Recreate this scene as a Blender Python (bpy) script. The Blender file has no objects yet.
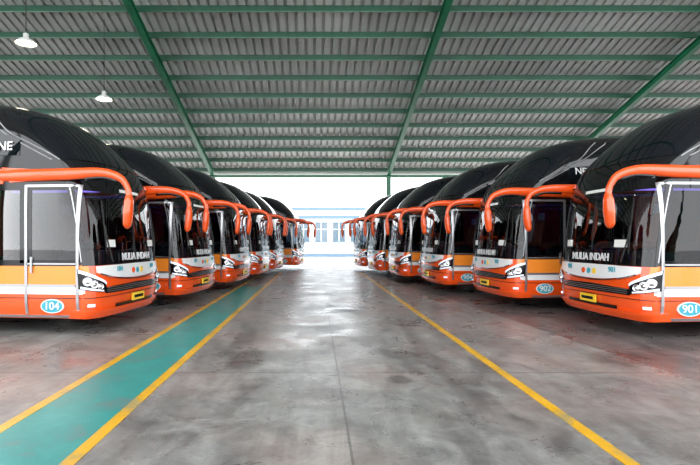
import bpy, math, random
from mathutils import Vector, Matrix
random.seed(3)
scene=bpy.context.scene
COL=scene.collection

# ---------------------------------------------------------------- materials
def mat(name,color,rough=0.5,metal=0.0,coat=0.0,emit=None,estr=0.0,spec=0.5,var=0.0,vscale=6.0):
    m=bpy.data.materials.new(name); m.use_nodes=True
    nt=m.node_tree; b=nt.nodes['Principled BSDF']
    b.inputs['Base Color'].default_value=(*color,1)
    b.inputs['Roughness'].default_value=rough
    b.inputs['Metallic'].default_value=metal
    b.inputs['Coat Weight'].default_value=coat
    b.inputs['Coat Roughness'].default_value=0.05
    b.inputs['Specular IOR Level'].default_value=spec
    if emit:
        b.inputs['Emission Color'].default_value=(*emit,1); b.inputs['Emission Strength'].default_value=estr
    if var>0:
        tc=nt.nodes.new('ShaderNodeTexCoord'); n=nt.nodes.new('ShaderNodeTexNoise'); n.inputs['Scale'].default_value=vscale
        n.inputs['Detail'].default_value=6
        r=nt.nodes.new('ShaderNodeMixRGB'); r.blend_type='MULTIPLY'; r.inputs['Color1'].default_value=(*color,1)
        cr=nt.nodes.new('ShaderNodeValToRGB'); cr.color_ramp.elements[0].color=(1-var,1-var,1-var,1); cr.color_ramp.elements[1].color=(1+var*.4,)*3+(1,)
        cr.color_ramp.elements[0].position=.3; cr.color_ramp.elements[1].position=.7
        nt.links.new(tc.outputs['Object'],n.inputs['Vector']); nt.links.new(n.outputs['Fac'],cr.inputs['Fac'])
        nt.links.new(cr.outputs['Color'],r.inputs['Color2']); r.inputs['Fac'].default_value=1
        nt.links.new(r.outputs['Color'],b.inputs['Base Color'])
    return m
M={}
M['orange']=mat('paint_orange',(0.78,0.080,0.008),0.20,0,0.5,var=.05,vscale=2)
M['amber']=mat('paint_amber',(0.82,0.24,0.025),0.22,0,0.4,var=.05,vscale=2)
M['white']=mat('paint_white',(0.74,0.74,0.74),0.25,0,0.4,var=.04,vscale=2)
M['black']=mat('paint_black',(0.005,0.005,0.006),0.05,0,0,spec=.48,var=.3,vscale=3)
M['glass']=mat('tinted_glass',(0.004,0.005,0.008),0.02,0,0,spec=.55,var=.3,vscale=1.5)
M['silver']=mat('silver_trim',(0.38,0.38,0.39),0.3,0.8,var=.05)
M['chrome']=mat('chrome',(0.85,0.86,0.9),0.08,1.0,var=.05)
M['lens']=mat('headlight_lens',(0.75,0.80,0.88),0.06,0.2,1.0,emit=(0.8,0.9,1),estr=0.25)
M['rubber']=mat('rubber',(0.02,0.02,0.02),0.8,var=.2)
M['under']=mat('underbody',(0.015,0.015,0.015),0.9,var=.2)
M['plate']=mat('plate_yellow',(0.85,0.55,0.03),0.4,var=.05)
M['cyan']=mat('number_cyan',(0.03,0.30,0.38),0.4,var=.05)
M['card']=mat('card_white',(0.75,0.75,0.72),0.6,var=.05)
M['red']=mat('curtain_red',(0.45,0.03,0.03),0.8,var=.3,vscale=4)
M['dash']=mat('dashboard_plastic',(0.07,0.07,0.075),0.6,var=.2)
M['seat']=mat('seat_fabric',(0.34,0.09,0.045),0.8,var=.3)
M['inner']=mat('interior_lining',(0.15,0.145,0.15),0.7,var=.2)
M['led']=mat('interior_led',(0.2,0.1,0.5),0.5,emit=(.35,.22,1),estr=.9)
def clear_glass(name,tint):
    m=bpy.data.materials.new(name); m.use_nodes=True; nt=m.node_tree; nt.nodes.clear()
    o=nt.nodes.new('ShaderNodeOutputMaterial'); mx=nt.nodes.new('ShaderNodeMixShader'); fr=nt.nodes.new('ShaderNodeFresnel'); fr.inputs['IOR'].default_value=1.55
    tr=nt.nodes.new('ShaderNodeBsdfTransparent'); tr.inputs['Color'].default_value=(*tint,1)
    gl=nt.nodes.new('ShaderNodeBsdfGlossy'); gl.inputs['Roughness'].default_value=.01
    nt.links.new(fr.outputs[0],mx.inputs[0]); nt.links.new(tr.outputs[0],mx.inputs[1]); nt.links.new(gl.outputs[0],mx.inputs[2]); nt.links.new(mx.outputs[0],o.inputs[0])
    return m
M['clear']=clear_glass('windscreen_glass',(.46,.50,.53))
M['sideglass']=clear_glass('side_window_glass',(.20,.23,.26))

# ---------------------------------------------------------------- helpers
def mesh_obj(name,verts,faces,mats,fm=None,smooth=True,link=True):
    me=bpy.data.meshes.new(name); me.from_pydata([tuple(v) for v in verts],[],faces)
    for m in mats: me.materials.append(m)
    if fm:
        for p,i in zip(me.polygons,fm): p.material_index=i
    if smooth:
        for p in me.polygons: p.use_smooth=True
    me.update()
    return me
def add(name,me,parent=None,loc=None,rot=None):
    o=bpy.data.objects.new(name,me); COL.objects.link(o)
    if parent: o.parent=parent
    if loc: o.location=loc
    if rot: o.rotation_euler=rot
    return o
class Acc:
    """accumulates geometry with materials"""
    def __init__(s): s.v=[];s.f=[];s.m=[];s.mats=[]
    def mi(s,m):
        if m not in s.mats: s.mats.append(m)
        return s.mats.index(m)
    def add(s,v,f,m):
        o=len(s.v); i=s.mi(m); s.v+= [Vector(x) for x in v]; s.f+=[tuple(a+o for a in q) for q in f]; s.m+=[i]*len(f)
    def box(s,x0,x1,y0,y1,z0,z1,m):
        v=[(x0,y0,z0),(x1,y0,z0),(x1,y1,z0),(x0,y1,z0),(x0,y0,z1),(x1,y0,z1),(x1,y1,z1),(x0,y1,z1)]
        s.add(v,[(0,3,2,1),(4,5,6,7),(0,1,5,4),(1,2,6,5),(2,3,7,6),(3,0,4,7)],m)
    def beam(s,p,q,w,h,m):
        p=Vector(p);q=Vector(q);t=(q-p).normalized();sd=t.cross(Vector((0,0,1)))
        if sd.length<1e-3: sd=Vector((1,0,0))
        sd.normalize();up=sd.cross(t)
        v=[]
        for c in (p,q):
            for a,b in((-1,-1),(1,-1),(1,1),(-1,1)): v.append(c+sd*a*w/2+up*b*h/2)
        s.add(v,[(0,3,2,1),(4,5,6,7),(0,1,5,4),(1,2,6,5),(2,3,7,6),(3,0,4,7)],m)
    def revolve(s,c,axis,prof,m,n=24):
        a=Vector(axis).normalized(); u=a.orthogonal().normalized(); w=a.cross(u); v=[];f=[]
        for r,h in prof:
            for i in range(n):
                t=2*math.pi*i/n; v.append(Vector(c)+a*h+(u*math.cos(t)+w*math.sin(t))*r)
        for j in range(len(prof)-1):
            for i in range(n):
                k=(i+1)%n; f.append((j*n+i,j*n+k,(j+1)*n+k,(j+1)*n+i))
        s.add(v,f,m)
    def sweep(s,pts,rad,m,n=12,side=Vector((0,1,0)),cap=True,closed=False):
        v=[];f=[];N=len(pts)
        for i,p in enumerate(pts):
            p=Vector(p)
            if closed: t=(Vector(pts[(i+1)%N])-Vector(pts[i-1])).normalized()
            else: t=(Vector(pts[min(i+1,N-1)])-Vector(pts[max(i-1,0)])).normalized()
            b=(side-t*side.dot(t)).normalized(); nn=t.cross(b)
            ra,rb=rad[i] if isinstance(rad[i],tuple) else (rad[i],rad[i])
            for k in range(n):
                a=2*math.pi*k/n; v.append(p+b*math.cos(a)*ra+nn*math.sin(a)*rb)
        for j in range(N if closed else N-1):
            J=(j+1)%N
            for i in range(n):
                k=(i+1)%n; f.append((j*n+i,j*n+k,J*n+k,J*n+i))
        if cap and not closed: f.append(tuple(range(n))[::-1]); f.append(tuple((N-1)*n+i for i in range(n)))
        s.add(v,f,m)
    def mesh(s,name,smooth=False):
        return mesh_obj(name,s.v,s.f,s.mats,s.m,smooth)
def spl(pts,per=6):
    P=[Vector(p) for p in pts];out=[]
    for i in range(len(P)-1):
        a=P[max(i-1,0)];b=P[i];c=P[i+1];d=P[min(i+2,len(P)-1)]
        for k in range(per):
            t=k/per; out.append(0.5*((2*b)+(c-a)*t+(2*a-5*b+4*c-d)*t*t+(3*b-a-3*c+d)*t**3))
    out.append(P[-1]); return out
def hermite(tab):
    xs=[a for a,_ in tab]; ys=[b for _,b in tab]; n=len(xs)
    d=[(ys[i+1]-ys[i])/(xs[i+1]-xs[i]) for i in range(n-1)]
    m=[d[0]]+[0 if d[i-1]*d[i]<=0 else 2*d[i-1]*d[i]/(d[i-1]+d[i]) for i in range(1,n-1)]+[d[-1]]
    def fn(x):
        if x<=xs[0]: return ys[0]
        if x>=xs[-1]: return ys[-1]
        i=0
        while x>xs[i+1]: i+=1
        h=xs[i+1]-xs[i]; t=(x-xs[i])/h
        return (2*t**3-3*t*t+1)*ys[i]+(t**3-2*t*t+t)*h*m[i]+(-2*t**3+3*t*t)*ys[i+1]+(t**3-t*t)*h*m[i+1]
    return fn

# ---------------------------------------------------------------- coach shape
ZT=3.96
F=hermite([(.28,.10),(.4,.03),(.6,0),(.9,0),(1.12,.02),(1.6,.06),(2.1,.11),(2.45,.17),(2.72,.26),(3.0,.46),(3.3,.76),(3.55,1.08),(3.72,1.42),(3.84,1.85),(3.92,2.5),(ZT,3.6)])
W=hermite([(.28,1.19),(.45,1.24),(.7,1.25),(2.0,1.25),(2.45,1.24),(2.72,1.23),(3.1,1.19),(3.4,1.12),(3.62,1.01),(3.78,.86),(3.88,.66),(3.93,.42),(ZT,.15)])
C=hermite([(.28,.28),(1.12,.32),(2.45,.42),(2.72,.52),(3.2,.85),(ZT,1.2)])
G=hermite([(.28,.05),(.6,0),(3.0,0.05),(3.6,.3),(ZT,1.0)])
NN=2.7; L=12.0
def S(a,z):
    s=1 if a>=0 else -1; q=abs(a)
    if q<=1:
        th=q*math.pi/2
        return Vector((-F(z)-C(z)+C(z)*max(math.cos(th),0)**(2/NN), s*W(z)*math.sin(th)**(2/NN) if th>0 else 0, z))
    return Vector((-F(z)-C(z)-(q-1),s*W(z),z))
def SY(y,z):
    r=min(abs(y)/W(z),.999); return Vector((-F(z)-C(z)+C(z)*(1-r**NN)**(1/NN),y,z))
def SX(x,z,s):
    k=(x+F(z)+C(z))/C(z)
    y=W(z) if k<=0 else W(z)*(1-min(k,.999)**NN)**(1/NN)
    return Vector((x,s*y,z))
def outn(fn,u,v,inner=Vector((-5,0,1.8))):
    e=1e-3; p=fn(u,v); a=fn(u+e,v)-fn(u-e,v); b=fn(u,v+e)-fn(u,v-e); n=a.cross(b)
    if n.length<1e-12: n=p-inner
    n.normalize()
    ref=Vector((p.x-max(min(p.x,-2),-10),p.y,0.3*(p.z-1.8)))
    if n.dot(ref)<0: n=-n
    return n,p
def patch(acc,fn,m,off=0.006,nu=16,nv=6,zlo=None,zhi=None,u0=0,u1=1,skirt=0.02):
    V=[];Fc=[]
    for i in range(nu+1):
        k=i/nu; u=u0+(u1-u0)*k; a=zlo(k) if callable(zlo) else zlo; b=zhi(k) if callable(zhi) else zhi
        for j in range(nv+1):
            z=a+(b-a)*j/nv; n,p=outn(fn,u,z); V.append(p+n*off)
    R=nv+1
    for i in range(nu):
        for j in range(nv):
            Fc.append((i*R+j,(i+1)*R+j,(i+1)*R+j+1,i*R+j+1))
    if skirt:
        loop=[(i,0) for i in range(nu+1)]+[(nu,j) for j in range(1,nv+1)]+[(i,nv) for i in range(nu-1,-1,-1)]+[(0,j) for j in range(nv-1,0,-1)]
        b0=len(V); nL=len(loop)
        for (i,j) in loop: V.append(Vector(V[i*R+j]))
        b1=len(V)
        for (i,j) in loop:
            k=i/nu; u=u0+(u1-u0)*k; a=zlo(k) if callable(zlo) else zlo; b=zhi(k) if callable(zhi) else zhi
            n,p=outn(fn,u,a+(b-a)*j/nv); V.append(p+n*(off-skirt-off*.2))
        for q in range(nL):
            r=(q+1)%nL
            Fc.append((b0+q,b0+r,b1+r,b1+q))
    acc.add(V,Fc,m)

def build_coach_meshes():
    out={}
    zs=[.28,.32,.40,.5,.6,.68,.76,.9,1.0,1.12,1.3,1.5,1.7,1.9,2.1,2.3,2.44,2.58,2.72,2.82,2.92,3.0,3.1,3.2,3.3,3.4,3.48,3.56,3.63,3.69,3.74,3.79,3.83,3.87,3.90,3.925,3.945,ZT]
    As=[i/16 for i in range(-16,17)]
    V=[];Fc=[];fm=[]
    for z in zs:
        pts=[S(a,z) for a in As]
        f0=-F(z)-C(z); xe=-L+G(z)+.25
        side=[f0+(xe-f0)*k/14 for k in range(1,15)]
        pts+= [Vector((x,W(z),z)) for x in side]
        w=W(z); cr=min(.25,w*.5)
        for k in range(1,5):
            t=k/4*math.pi/2; pts.append(Vector((xe-cr*math.sin(t),w-cr+cr*math.cos(t),z)))
        for k in range(4,0,-1):
            t=k/4*math.pi/2; pts.append(Vector((xe-cr*math.sin(t),-(w-cr+cr*math.cos(t)),z)))
        pts+= [Vector((x,-W(z),z)) for x in reversed(side)]
        ring=len(pts); V+=pts
    for j in range(len(zs)-1):
        zm=(zs[j]+zs[j+1])/2
        for i in range(ring):
            k=(i+1)%ring
            if 1.12<zm<2.44 and ((1<=i<=30) or i in (32,33,34,ring-1,ring-2,ring-3)): continue   # window openings
            q=(j*ring+i,j*ring+k,(j+1)*ring+k,(j+1)*ring+i); Fc.append(q)
            xm=sum(V[t].x for t in q)/4
            front=(i<31 and i>0)
            if zm<.68: m=0
            elif zm<.76: m=0 if front else 2
            elif zm<1.12: m=0 if (3<=i<=28) else 1
            else: m=3
            if xm<-L+.4 and zm<2.44: m=0
            fm.append(m)
    Fc.append(tuple(range(ring))[::-1]); fm.append(4)
    T=(len(zs)-1)*ring; Fc.append(tuple(T+i for i in range(ring))); fm.append(3)
    out['body_shell']=mesh_obj('body_shell',V,Fc,[M['orange'],M['amber'],M['white'],M['black'],M['under']],fm,True)
    # ---- glazing
    g=Acc()
    patch(g,S,M['clear'],.006,40,14,1.11,2.45,-.945,.945,skirt=0)
    patch(g,S,M['black'],.010,40,2,1.11,1.34,-.95,.95)
    patch(g,S,M['black'],.010,40,2,2.30,2.46,-.95,.95)
    patch(g,S,M['glass'],.010,36,10,2.80,lambda k:3.66-.10*abs(2*k-1)**2,-.86,.86)
    for s in(1,-1):
        fs=lambda a,z,s=s:S(a*s,z)
        fx=lambda x,z,s=s:SX(x,z,s)
        patch(g,fs,M['black'],.010,3,10,1.11,2.46,.885,.955)
        patch(g,fx,M['sideglass'],.006,16,8,1.11,2.45,-.36,-3.2,skirt=0)
        patch(g,fx,M['black'],.010,12,2,1.11,1.20,-.34,-3.3)
        patch(g,fx,M['black'],.010,12,2,2.30,2.46,-.34,-3.3)
        patch(g,fx,M['black'],.010,2,8,1.15,2.4,-1.12,-1.32)
        patch(g,fx,M['black'],.010,2,8,1.15,2.4,-2.5,-3.35)
        x=-3.4
        while x>-11:
            patch(g,fx,M['glass'],.010,4,6,1.75,2.38,x,x-1.35); x-=1.42
        x=-2.3
        while x>-11:
            patch(g,fx,M['glass'],.010,6,6,2.86,3.44,x,x-1.35); x-=1.42
        patch(g,fx,M['glass'],.010,6,6,2.86,lambda k:3.12+.26*k,-1.35,-2.22)
    out['glazing']=g.mesh('glazing',True)
    # ---- cab interior
    c=Acc()
    c.box(-3.25,-.25,-1.2,1.2,.92,1.0,M['dash'])
    c.box(-3.3,-3.22,-1.2,1.2,1.0,2.5,M['inner'])
    c.box(-3.21,-3.19,-.35,.35,1.0,2.3,M['dash'])
    c.box(-3.25,-.5,-1.15,1.15,2.50,2.53,M['inner'])
    c.box(-3.1,-.8,-.55,-.50,2.44,2.48,M['led']); c.box(-3.1,-.8,.50,.55,2.44,2.48,M['led'])
    c.box(-3.19,-3.17,-.8,.8,2.25,2.29,M['led'])
    v=[];prof=[(-.28,1.02),(-.26,1.22),(-.40,1.30),(-.62,1.33),(-.78,1.26),(-.82,1.02)]
    for y in(-1.1,1.1): v+=[(x,y,z) for x,z in prof]
    n=len(prof); c.add(v,[tuple(range(n))[::-1],tuple(range(n,2*n))]+[(i,(i+1)%n,n+(i+1)%n,n+i) for i in range(n)],M['dash'])
    c.sweep(spl([(-.72,-.95,1.34),(-.66,-.8,1.42),(-.66,-.35,1.42),(-.72,-.2,1.34)],4),[.06]*13,M['dash'],8,side=Vector((1,0,0)))
    cx,cy,cz=-.92,-.58,1.36
    pts=[Vector((cx+.12*math.sin(a),cy+.24*math.cos(a),cz+.20*math.sin(a))) for a in [2*math.pi*k/24 for k in range(24)]]
    c.sweep(pts,[.018]*24,M['rubber'],8,side=Vector((.86,0,-.5)),closed=True)
    c.sweep([(cx,cy,cz),(cx+.16,cy,cz-.16)],[.03,.03],M['rubber'],8)
    for a in (0.2,math.pi-.2,-math.pi/2): c.sweep([(cx,cy,cz),(cx+.12*math.sin(a),cy+.24*math.cos(a),cz+.20*math.sin(a))],[.018,.014],M['rubber'],6,side=Vector((.86,0.1,-.5)))
    for (sx,sy) in ((-1.45,-.6),(-1.5,.62),(-2.75,-.75),(-2.75,.75)):
        c.sweep(spl([(sx+.36,sy,1.38),(sx+.2,sy,1.42),(sx-.05,sy,1.40)],3),[(.24,.07)]*7,M['seat'],14)
        c.sweep(spl([(sx-.08,sy,1.36),(sx-.14,sy,1.7),(sx-.22,sy,2.0)],3),[(.24,.08),(.25,.08),(.25,.08),(.25,.075),(.24,.075),(.23,.07),(.20,.05)],M['seat'],14)
        c.sweep([(sx-.22,sy,2.02),(sx-.24,sy,2.20)],[(.14,.05),(.13,.045)],M['card'],12)
        c.box(sx-.1,sx+.3,sy-.12,sy+.12,1.0,1.36,M['dash'])
    for s in(1,-1):
        v=[];f=[];q=24
        for k in range(q+1):
            x=-1.55-.9*k/q; y=s*(1.14+.03*(k%2))
            v+=[(x,y,1.25),(x,y,2.40)]
        for k in range(q): f.append((2*k,2*k+2,2*k+3,2*k+1))
        c.add(v,f,M['red'])
    out['cab_interior']=c.mesh('cab_interior',False)
    # ---- livery and trim
    t=Acc()
    for s in (1,-1):
        fx=lambda x,z,s=s:SX(x,z,s)
        fs=lambda a,z,s=s:S(a*s,z)
        patch(t,fx,M['orange'],.022,40,5,lambda k:2.40+.03*k,lambda k:2.64-.10*k,-1.6,-7.5)
        patch(t,fs,M['orange'],.03,20,5,lambda k:2.50-.08*k,lambda k:2.56+.10*k,.45,1.9)
        patch(t,fx,M['orange'],.012,30,8,1.12,lambda k:1.16+.52*min(1,k*2.2),-3.6,-11.6)
        patch(t,fx,M['white'],.016,30,2,lambda k:1.12+.36*min(1,k*2),lambda k:1.15+.40*min(1,k*2),-3.6,-11.6)
        patch(t,fx,M['white'],.014,30,1,.665,.775,-.28,-11.6)
        patch(t,fx,M['silver'],.016,30,1,.775,.82,-.4,-11.6)
        patch(t,fx,M['black'],.014,30,1,.60,.61,-.3,-11.6)
        patch(t,fx,M['silver'],.02,30,1,.30,.335,-.5,-11.6)
        for (x0,x1,a,b) in ((-.34,-.385,.36,2.38),(-1.19,-1.235,.36,2.38),(-.37,-1.21,2.345,2.385),(-.37,-1.21,1.13,1.155)):
            patch(t,fx,M['silver'],.022,6,12 if b-a>1 else 1,a,b,x0,x1)
        patch(t,fx,M['silver'],.04,2,4,1.0,1.25,-1.10,-1.13)
        patch(t,fs,M['silver'],.016,2,12,1.17,2.36,.945,.965)
        for x in (-3.35,-4.9,-6.3,-7.7,-9.1,-10.5):
            patch(t,fx,M['black'],.013,1,6,.34,1.12,x,x-.012)
        for da in (0,.10):
            arc=[S(s*(.88+da+.12*math.sin(q/20*math.pi)),2.78+.90*q/20) for q in range(21)]
            t.sweep(arc,[.010]*21,M['silver'],8,side=Vector((0,0,1)).cross(Vector((1,0,0)))*1.0)
        for wx in (-2.75,-8.9,-10.2):
            n=24; v=[Vector((wx,s*1.266,.55))];f=[]
            for q in range(n+1):
                a=-.35+(math.pi+.7)*q/n; v.append(Vector((wx+.60*math.cos(a),s*1.266,max(.30,.50+.60*math.sin(a)))))
            for q in range(n): f.append((0,q+1,q+2))
            t.add(v,f,M['under'])
            t.sweep([v[q+1] for q in range(n+1)],[.025]*(n+1),M['black'],8)
        for (r,m_,yy) in ((1.0,M['white'],1.264),(.90,M['cyan'],1.268)):
            v=[(-.78+.19*r*math.cos(2*math.pi*q/28),s*yy,.48+(.11*r-(0 if r==1 else .002))*math.sin(2*math.pi*q/28)) for q in range(28)]
            v2=[(x,s*1.23,z) for x,y,z in v]
            t.add(v+v2,[tuple(range(28))]+[(i,(i+1)%28,28+(i+1)%28,28+i) for i in range(28)],m_)
    # front lower
    patch(t,S,M['white'],.02,30,5,lambda k:.87+.13*abs(2*k-1)**1.5,lambda k:1.11-.01*abs(2*k-1),-.66,.66)
    patch(t,S,M['black'],.022,30,3,lambda k:.66,lambda k:.785-.03*abs(2*k-1),-.50,.50)
    for zz in (.685,.715,.745): patch(t,S,M['silver'],.03,30,1,zz,zz+.008,-.47,.47)
    patch(t,S,M['chrome'],.03,30,1,lambda k:.84+.13*abs(2*k-1)**1.5,lambda k:.86+.13*abs(2*k-1)**1.5,-.60,.60)
    patch(t,S,M['orange'],.045,40,3,.30,.42,-1.15,1.15,skirt=.05)
    patch(t,S,M['black'],.012,30,1,.60,.61,-.97,.97)
    patch(t,S,M['black'],.03,20,2,.42,.47,-.30,.30)
    for y,m_ in ((-.16,M['orange']),(0,M['cyan']),(.16,M['plate'])):
        p=SY(y,.99); t.revolve((p.x+.018,y,.99),(1,0,0),[(.05,0),(.05,.012),(.001,.014)],m_,18)
    p=SY(0,.52); t.box(p.x+.02,p.x+.05,-.22,.22,.46,.59,M['plate'])
    t.box(p.x+.05,p.x+.052,-.17,.17,.50,.55,M['black'])
    patch(t,SY,M['black'],.016,1,10,1.32,2.40,-.012,.012)
    patch(t,SY,M['card'],.016,3,3,1.40,1.52,.60,.86)
    patch(t,SY,M['card'],.016,3,3,1.40,1.52,-.86,-.66)
    patch(t,SY,M['card'],.016,6,2,2.34,2.39,-.35,.35)
    ac=[(-4.2,3.94),(-4.5,4.08),(-7.0,4.08),(-7.3,3.94)]
    v=[(x,s*y,z) for (x,z) in ac for (s,y) in ((1,.65 if z>4 else .75),(-1,.65 if z>4 else .75))]
    v+=[(x,s*.75,3.80) for x in(-4.2,-7.3) for s in (1,-1)]
    t.add(v,[(0,1,3,2),(2,3,5,4),(4,5,7,6),(0,2,4,6),(1,7,5,3),(0,6,10,8),(1,9,11,7),(0,8,9,1),(6,7,11,10)],M['black'])
    out['livery_trim']=t.mesh('livery_trim',False)
    # ---- headlights
    h=Acc()
    for s in (1,-1):
        fs=lambda a,z,s=s:S(a*s,z)
        patch(h,fs,M['black'],.024,20,6,lambda k:.68+.07*k,lambda k:.84+.22*k**.7,.50,1.04)
        patch(h,fs,M['lens'],.032,18,1,lambda k:.80+.20*k**.7,lambda k:.84+.21*k**.7,.50,1.02)
        patch(h,fs,M['lens'],.032,14,1,lambda k:.695+.06*k,lambda k:.72+.07*k,.55,1.0)
        for a,z,r in ((.62,.785,.055),(.74,.82,.065),(.87,.865,.07)):
            n,p=outn(fs,a,z)
            h.revolve(p+n*.02,n,[(r,0),(r,.02),(r*.85,.03),(r*.8,.012),(r*.5,.03),(0.001,.04)],M['chrome'],18)
        patch(h,fs,M['lens'],.03,6,2,.47,.51,.72,.88)
    out['headlights']=h.mesh('headlights',True)
    # ---- mirrors
    m=Acc(); dz=-.15
    for s in(1,-1):
        pts=spl([(-2.1,s*1.20,2.57+dz*.3),(-1.3,s*1.25,2.62+dz*.6),(-.5,s*1.29,2.69+dz),(.05,s*1.33,2.70+dz),(.36,s*1.34,2.62+dz),(.48,s*1.33,2.47+dz),(.50,s*1.32,2.36+dz),(.50,s*1.32,2.26+dz),(.49,s*1.32,2.08+dz),(.47,s*1.31,1.90+dz),(.46,s*1.31,1.84+dz)],5)
        keys=[(.055,.07),(.06,.10),(.06,.095),(.055,.075),(.05,.058),(.045,.045),(.05,.045),(.09,.065),(.105,.07),(.09,.055),(.02,.02)]
        rad=[]
        for i in range(len(keys)-1):
            for k in range(5):
                u=k/5; rad.append((keys[i][0]*(1-u)+keys[i+1][0]*u,keys[i][1]*(1-u)+keys[i+1][1]*u))
        rad.append(keys[-1])
        m.sweep(pts,rad,M['orange'],16)
        v=[];n=20
        for q in range(n):
            a=2*math.pi*q/n; v.append(Vector((.418,s*1.315+.075*math.cos(a),2.08+dz+.17*math.sin(a))))
        m.add(v+[x+Vector((.05,0,0)) for x in v],[tuple(range(n))]+[(i,(i+1)%n,n+(i+1)%n,n+i) for i in range(n)],M['glass'])
        pp=[Vector((-.2,s*1.31,2.61+dz)),Vector((.12,s*1.335,2.62+dz)),Vector((.32,s*1.335,2.56+dz))]
        m.sweep(spl(pp,4),[.03]*9,M['black'],8)
    out['mirror_arms']=m.mesh('mirror_arms',True)
    # ---- wheels
    w=Acc()
    for s in(1,-1):
        for wx in (-2.75,-8.9,-10.2):
            c=(wx,s*.99,.50)
            w.revolve(c,(0,s,0),[(.30,0),(.47,0),(.50,.04),(.50,.24),(.47,.285),(.31,.29)],M['rubber'],32)
            w.revolve(c,(0,s,0),[(.31,.29),(.29,.285),(.26,.28),(.14,.28),(.12,.30),(.001,.31)],M['chrome'],32)
            for q in range(8):
                a=q*math.pi/4; w.revolve((wx+.2*math.cos(a),s*1.27,.5+.2*math.sin(a)),(0,s,0),[(.02,0),(.02,.02),(.001,.025)],M['silver'],8)
    w.box(-11.4,-1.0,-.9,.9,.30,.45,M['under'])
    out['wheels']=w.mesh('wheels',True)
    # ---- wipers (parked upright near the pillars)
    wp=Acc()
    for s in(1,-1):
        a=[SY(s*.80,1.16)+Vector((.04,0,0)),SY(s*.90,1.5)+Vector((.05,0,0)),SY(s*.92,1.75)+Vector((.04,0,0))]
        wp.sweep(spl(a,4),[.012]*9,M['rubber'],6)
        b=[SY(s*.92,1.75+d)+Vector((.03,0,0)) for d in (-.45,-.2,0,.2,.4)]
        wp.sweep(b,[.01]*5,M['rubber'],6)
    out['wipers']=wp.mesh('wipers',True)
    return out
CM=build_coach_meshes()
def text_mesh(s,size,name,bold=0.0):
    cu=bpy.data.curves.new(name,'FONT'); cu.body=s; cu.size=size; cu.extrude=.004; cu.offset=bold; cu.align_x='CENTER'; cu.align_y='CENTER'
    o=bpy.data.objects.new(name,cu); COL.objects.link(o)
    dg=bpy.context.evaluated_depsgraph_get(); me=bpy.data.meshes.new_from_object(o.evaluated_get(dg)); me.name=name
    bpy.data.objects.remove(o); return me
T_front=text_mesh('MULIA INDAH',.17,'front_lettering',.004); T_front.materials.append(M['white'])
T_side=text_mesh('NEPTUNE',.20,'side_lettering',.003); T_side.materials.append(M['white'])
def basis(right,up):
    r=Vector(right).normalized(); u=Vector(up).normalized(); n=r.cross(u)
    return Matrix(((r.x,u.x,n.x),(r.y,u.y,n.y),(r.z,u.z,n.z))).to_4x4()
def coach(x,y,ang,num):
    e=bpy.data.objects.new('coach_bus',None); COL.objects.link(e)
    e.location=(x,y,0); e.rotation_euler=(0,0,ang)
    for k,me in CM.items(): add(k,me,e)
    o=add('front_lettering',T_front,e); p=SY(0,1.22)
    o.matrix_local=Matrix.Translation((p.x+.028,0,1.23))@basis((0,1,0),(-.05,0,1))
    me=text_mesh(num,.17,'fleet_number',.001); me.materials.append(M['white'])
    me2=text_mesh(num,.12,'front_number',.001); me2.materials.append(M['cyan'])
    for s in(1,-1):
        o=add('front_number',me2,e); p=SY(s*.62,1.03); q=SY(s*.62+.01,1.03)-SY(s*.62-.01,1.03)
        o.matrix_local=Matrix.Translation((p.x+.03,p.y,1.035))@basis(q,(0,0,1))
        o=add('fleet_number',me,e); o.matrix_local=Matrix.Translation((-.78,s*1.273,.48))@basis((-s,0,0),(0,0,1))
        o=add('side_lettering',T_side,e)
        pa=SX(-1.9,2.90,s);pb=SX(-1.9,3.10,s); up=(pb-pa)
        c=(pa+pb)/2+Vector((0,s*.03,0))
        o.matrix_local=Matrix.Translation(c)@basis((-s,0,0),up)
    return e
R=[(4.76,8.70,2.0),(4.04,11.9,3.5),(3.38,15.2,4),(2.83,18.5,4.5),(2.38,21.85,5),(2.0,25.3,5)]
Lf=[(-3.23,9.0,5.5),(-2.78,12.45,6.5),(-2.28,15.95,7),(-1.95,19.45,7),(-1.6,22.9,7),(-.7,26.4,7)]
rn=['901','902','904','905','907','908']; ln=['104','302','305','306','308','310']
for (x,y,a),n in zip(R,rn): coach(x,y,math.pi+math.radians(a),n)
for (x,y,a),n in zip(Lf,ln): coach(x,y,-math.radians(a),n)

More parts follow.
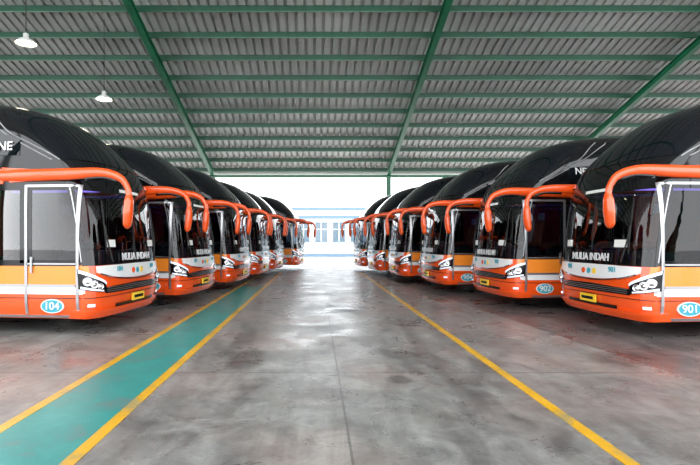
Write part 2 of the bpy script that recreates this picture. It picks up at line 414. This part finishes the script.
# ---------------------------------------------------------------- floor
def floor_material():
    m=bpy.data.materials.new('polished_concrete'); m.use_nodes=True; nt=m.node_tree; N=nt.nodes; Lk=nt.links
    b=N['Principled BSDF']; tc=N.new('ShaderNodeTexCoord')
    def noise(sc,det=8,rough=.6,dist=0,vec=None):
        n=N.new('ShaderNodeTexNoise'); n.inputs['Scale'].default_value=sc; n.inputs['Detail'].default_value=det; n.inputs['Roughness'].default_value=rough; n.inputs['Distortion'].default_value=dist
        Lk.new(vec or tc.outputs['Object'],n.inputs['Vector']); return n.outputs['Fac']
    def ramp(f,a,b_,ca,cb):
        r=N.new('ShaderNodeValToRGB'); r.color_ramp.elements[0].position=a; r.color_ramp.elements[1].position=b_
        r.color_ramp.elements[0].color=(*ca,1); r.color_ramp.elements[1].color=(*cb,1); Lk.new(f,r.inputs['Fac']); return r.outputs['Color']
    def mix(a,b_,f,mode='MIX'):
        x=N.new('ShaderNodeMixRGB'); x.blend_type=mode
        for s,v in (('Color1',a),('Color2',b_),('Fac',f)):
            if isinstance(v,(int,float)): x.inputs[s].default_value=v
            elif isinstance(v,tuple): x.inputs[s].default_value=(*v,1)
            else: Lk.new(v,x.inputs[s])
        return x.outputs['Color']
    def math_(op,a,b_=0,c=0):
        x=N.new('ShaderNodeMath'); x.operation=op
        for i,v in enumerate((a,b_,c)):
            if isinstance(v,(int,float)): x.inputs[i].default_value=v
            else: Lk.new(v,x.inputs[i])
        return x.outputs[0]
    sp=N.new('ShaderNodeSeparateXYZ'); Lk.new(tc.outputs['Object'],sp.inputs[0]); X,Y=sp.outputs['X'],sp.outputs['Y']
    mp=N.new('ShaderNodeMapping'); mp.inputs['Scale'].default_value=(1.8,.30,1); Lk.new(tc.outputs['Object'],mp.inputs['Vector'])
    c=ramp(noise(.35,8,.6,.5),.3,.7,(.22,.23,.225),(.42,.41,.395))
    c=mix(c,ramp(noise(2.2,12,.75,.8),.35,.68,(.46,.46,.46),(1.14,1.14,1.12)),1,'MULTIPLY')
    c=mix(c,ramp(noise(1.5,10,.7,.4,mp.outputs['Vector']),.36,.6,(.55,.54,.53),(1.07,1.07,1.07)),.85,'MULTIPLY')
    c=mix(c,(.42,.27,.23),math_('MULTIPLY',ramp(noise(.5,4,.5,0),.45,.65,(0,0,0),(1,1,1)),.28))
    edge=math_('ADD',X,math_('MULTIPLY',Y,.085))
    side=math_('GREATER_THAN',edge,4.55)
    c=mix(c,mix(c,(.48,.34,.36),.85,'MULTIPLY'),math_('MULTIPLY',side,.75))
    def joint(v,per,off,w):
        q=math_('FRACT',math_('DIVIDE',math_('ADD',v,off+per*40),per)); return math_('LESS_THAN',math_('ABSOLUTE',math_('SUBTRACT',q,.5)),w/per)
    j=math_('MAXIMUM',joint(Y,4.2,.6,.014),joint(X,4.0,1.75,.010))
    line=math_('LESS_THAN',math_('ABSOLUTE',math_('SUBTRACT',edge,4.55)),.02)
    j=math_('MAXIMUM',j,line)
    c=mix(c,(.09,.085,.08),math_('MULTIPLY',j,.75))
    def track(cx,cy,r,w):
        d=math_('SQRT',math_('ADD',math_('POWER',math_('SUBTRACT',X,cx),2),math_('POWER',math_('SUBTRACT',Y,cy),2)))
        q=math_('ABSOLUTE',math_('SUBTRACT',d,r)); return math_('MULTIPLY',math_('SUBTRACT',1,math_('MINIMUM',math_('DIVIDE',q,w),1)),ramp(noise(3,8,.7),.42,.6,(0,0,0),(1,1,1)))
    for (cx,cy,r) in ((9,2,8.0),(9,2,10.1),(-10,3.5,9.4),(-10,3.5,11.4),(10,6.5,8.6)):
        c=mix(c,(.06,.06,.06),math_('MULTIPLY',track(cx,cy,r,.16),.55))
    def blob(x,y,rx,ry):
        a=math_('POWER',math_('DIVIDE',math_('SUBTRACT',X,x),rx),2); d=math_('POWER',math_('DIVIDE',math_('SUBTRACT',Y,y),ry),2)
        r=math_('ADD',math_('ADD',a,d),math_('MULTIPLY',math_('SUBTRACT',noise(3.0,6),.5),1.6))
        return ramp(r,.3,1.0,(1,1,1),(0,0,0))
    for (x,y,rx,ry,s) in ((.7,11.2,.62,.75,.97),(-.9,6.4,.30,.6,.6),(1.1,6.6,.35,.3,.55),(.2,8.6,.3,.5,.6),(4.2,6.3,.9,.5,.55),(-1.1,7.8,.2,1.0,.55),(.2,4.9,.4,.25,.4),(1.5,9.3,.3,.6,.5),(-.5,13.5,.35,.8,.6),(1.3,14.5,.3,.9,.5),(.9,5.4,.18,.2,.6)):
        c=mix(c,(.045,.045,.045),math_('MULTIPLY',blob(x,y,rx,ry),s))
    sp2=ramp(noise(14,4,.6),.64,.70,(0,0,0),(1,1,1))
    c=mix(c,(.08,.08,.08),math_('MULTIPLY',sp2,.5))
    Lk.new(c,b.inputs['Base Color'])
    r=ramp(noise(1.1,8,.65,.6),.32,.66,(.19,)*3,(.45,)*3); Lk.new(r,b.inputs['Roughness'])
    bp=N.new('ShaderNodeBump'); bp.inputs['Strength'].default_value=.06; bp.inputs['Distance'].default_value=.02; Lk.new(noise(5,8,.6),bp.inputs['Height']); Lk.new(bp.outputs['Normal'],b.inputs['Normal'])
    b.inputs['Specular IOR Level'].default_value=.45
    return m
def paint_material(name,col,worn,rough=.35):
    m=bpy.data.materials.new(name); m.use_nodes=True; nt=m.node_tree; N=nt.nodes;Lk=nt.links; b=N['Principled BSDF']
    tc=N.new('ShaderNodeTexCoord'); n=N.new('ShaderNodeTexNoise'); n.inputs['Scale'].default_value=2.0; n.inputs['Detail'].default_value=12; n.inputs['Roughness'].default_value=.72; n.inputs['Distortion'].default_value=.6
    Lk.new(tc.outputs['Object'],n.inputs['Vector'])
    r=N.new('ShaderNodeValToRGB'); e=r.color_ramp.elements; e[0].position=.34; e[0].color=(*worn,1); e[1].position=.46; e[1].color=(*col,1)
    e2=e.new(.8); e2.color=(*[min(1,x*1.35+.02) for x in col],1)
    Lk.new(n.outputs['Fac'],r.inputs['Fac']); Lk.new(r.outputs['Color'],b.inputs['Base Color']); b.inputs['Roughness'].default_value=rough
    return m
fl=Acc(); fmt=floor_material(); fl.box(-34,34,-14,31.2,-.2,0,fmt); add('floor',fl.mesh('floor'))
teal=paint_material('teal_floor_paint',(.018,.26,.24),(.11,.22,.21)); yel=paint_material('yellow_floor_paint',(.68,.37,.015),(.36,.29,.12))
a=Acc(); a.box(-2.47,-1.70,-2,16.5,0,.003,teal); add('painted_walkway',a.mesh('painted_walkway'))
for x in (-2.51,-1.67,2.12):
    a=Acc(); a.box(x-.05,x+.05,-2,24,0.001,.006,yel); add('painted_floor_line',a.mesh('painted_floor_line'))
og=Acc(); og.box(-80,80,31.2,90,-.25,-.02,mat('outdoor_concrete',(.55,.55,.54),.8,var=.2,vscale=.6)); add('ground_forecourt',og.mesh('ground_forecourt'))
og=Acc(); og.box(-80,80,-60,-14,-.25,-.02,mat('outdoor_asphalt',(.4,.4,.4),.8,var=.2,vscale=.6)); add('ground_yard',og.mesh('ground_yard'))

# ---------------------------------------------------------------- roof
H0=14.8; SL=.286
def rz(y): return H0-SL*y
YE=31.0; YB=-4.0; XE=34
sheet=mat('roof_sheet_metal',(.52,.53,.51),.45,.1,var=.28,vscale=.35)
V=[];Fc=[];pitch=.34; n=int(2*XE/pitch)
for i in range(n):
    x=-XE+i*pitch
    for dx,dz in ((0,0),(.22,0),(.24,.09),(.32,.09)):
        for y in (YB,YE+.5): V.append((x+dx,y,rz(y)+.10+dz))
for i in range(0,len(V)-2,2): Fc.append((i,i+1,i+3,i+2))
me=mesh_obj('ceiling',V,Fc,[sheet],None,False); add('ceiling',me)
green=mat('green_steel_paint',(.006,.13,.055),.4,0,var=.25,vscale=1.5)
dgreen=mat('green_purlin_paint',(.004,.06,.03),.45,0,var=.25,vscale=1.5)
pu=Acc(); y=YE
while y>YB:
    pu.box(-XE,XE,y-.035,y+.035,rz(y)-.10,rz(y)+.09,dgreen)
    pu.box(-XE,XE,y-.035,y+.05,rz(y)-.12,rz(y)-.10,green)
    y-=1.33
add('roof_purlins',pu.mesh('roof_purlins'))
for x in (-26.2,-16.3,-6.4,4.5,14.6,24.5):
    r=Acc()
    zc=-.28
    for (w,h,dz) in ((.22,.025,.14),(.22,.025,-.14),(.03,.28,0)):
        r.beam((x,YB,rz(YB)+zc+dz),(x,YE,rz(YE)+zc+dz),w,h,green)
    add('roof_rafter',r.mesh('roof_rafter'))
    for yy in (YE,YB):
        c=Acc(); zt=rz(yy)-.42
        for (x0,x1,y0,y1) in ((x-.13,x+.13,yy-.13,yy-.11),(x-.13,x+.13,yy+.11,yy+.13),(x-.012,x+.012,yy-.11,yy+.11)): c.box(x0,x1,y0,y1,0,zt,green)
        c.box(x-.22,x+.22,yy-.22,yy+.22,0,.02,green)
        add('steel_column',c.mesh('steel_column'))
eb=Acc(); z=rz(YE)-.42
eb.beam((-XE,YE,z),(XE,YE,z),.14,.16,green)
add('eave_beam',eb.mesh('eave_beam'))
gu=Acc(); gu.box(-XE,XE,YE+.5,YE+.7,rz(YE)-.25,rz(YE)+.1,M['card']); add('roof_gutter',gu.mesh('roof_gutter'))

# ---------------------------------------------------------------- lamps
shade=mat('lamp_shade',(.7,.7,.68),.4,var=.05); bulb=mat('lamp_bulb',(1,1,1),.4,emit=(1,.90,.65),estr=12)
for (x,y,h) in ((-8.7,15.0,7.42),(-7.8,18.4,6.70)):
    c=Acc(); e=bpy.data.objects.new('pendant_lamp',None); COL.objects.link(e); e.location=(x,y,h)
    e.scale=(.85,.85,.7)
    c.revolve((0,0,0),(0,0,1),[(.34,0),(.33,.02),(.26,.13),(.14,.22),(.09,.24),(.09,.42),(.03,.46),(.001,.47)],shade,28)
    add('shade',c.mesh('shade',True),e)
    c=Acc(); c.revolve((0,0,0),(0,0,1),[(.001,-.03),(.12,-.02),(.24,.01),(.29,.05),(.001,.06)],bulb,24); add('bulb',c.mesh('bulb',True),e)
    c=Acc(); c.sweep([(0,0,.46),(0,0,(rz(y)-h+.1)/.7)],[.015,.015],M['rubber'],8,side=Vector((1,0,0))); add('cable',c.mesh('cable'),e)

# ---------------------------------------------------------------- building across the yard
e=bpy.data.objects.new('office_building',None); COL.objects.link(e); e.location=(0,48,-.02)
wl=mat('building_wall',(.72,.77,.80),.8,var=.08,vscale=.7); bl=mat('building_blue',(.13,.21,.30),.5,var=.1); wg=mat('building_glass',(.13,.18,.22),.1,var=.2)
c=Acc(); c.box(-22,22,0,8,0,4.6,wl); add('walls',c.mesh('walls'),e)
c=Acc(); c.box(-22.2,22.2,-.6,8.2,3.7,4.7,bl); c.box(-22.2,22.2,-.62,-.6,3.95,4.4,wl); add('fascia',c.mesh('fascia'),e)
c=Acc()
for i in range(-12,13):
    x=i*1.7+.5
    c.box(x-.6,x+.6,-.04,0,1.5,3.3,wg)
    for q in (-.62,0,.62): c.box(x+q-.04,x+q+.04,-.07,0,1.46,3.34,wl)
    c.box(x-.6,x+.6,-.07,0,2.6,2.68,wl)
    c.box(x-.66,x+.66,-.12,0,1.4,1.48,bl)
add('windows',c.mesh('windows'),e)
c=Acc()
for i in range(-12,13): c.box(i*1.7-.42,i*1.7-.28,-.15,0,0,3.7,wl)
c.box(-22,22,-.2,0,0,.3,bl)
add('pilasters',c.mesh('pilasters'),e)

# ---------------------------------------------------------------- light
w=bpy.data.worlds.new('world'); scene.world=w; w.use_nodes=True
nt=w.node_tree; bg=nt.nodes['Background']; bg.inputs['Color'].default_value=(.94,.97,1,1); bg.inputs['Strength'].default_value=2.3
sd=bpy.data.lights.new('sun','SUN'); sd.energy=2.0; sd.angle=.05; so=bpy.data.objects.new('sun',sd); COL.objects.link(so)
so.rotation_euler=(math.radians(-18),math.radians(8),0)

# ---------------------------------------------------------------- camera
cd=bpy.data.cameras.new('camera'); cam=bpy.data.objects.new('camera',cd); COL.objects.link(cam)
cam.location=(0,0,1.5); cam.rotation_euler=(math.radians(90),0,0)
cd.sensor_width=36; cd.lens=36*500/700; cd.shift_x=34/700; cd.shift_y=8.5/700
cd.clip_end=300
scene.camera=cam
scene.view_settings.view_transform='Standard'
scene.view_settings.look='None'
scene.view_settings.exposure=1.1
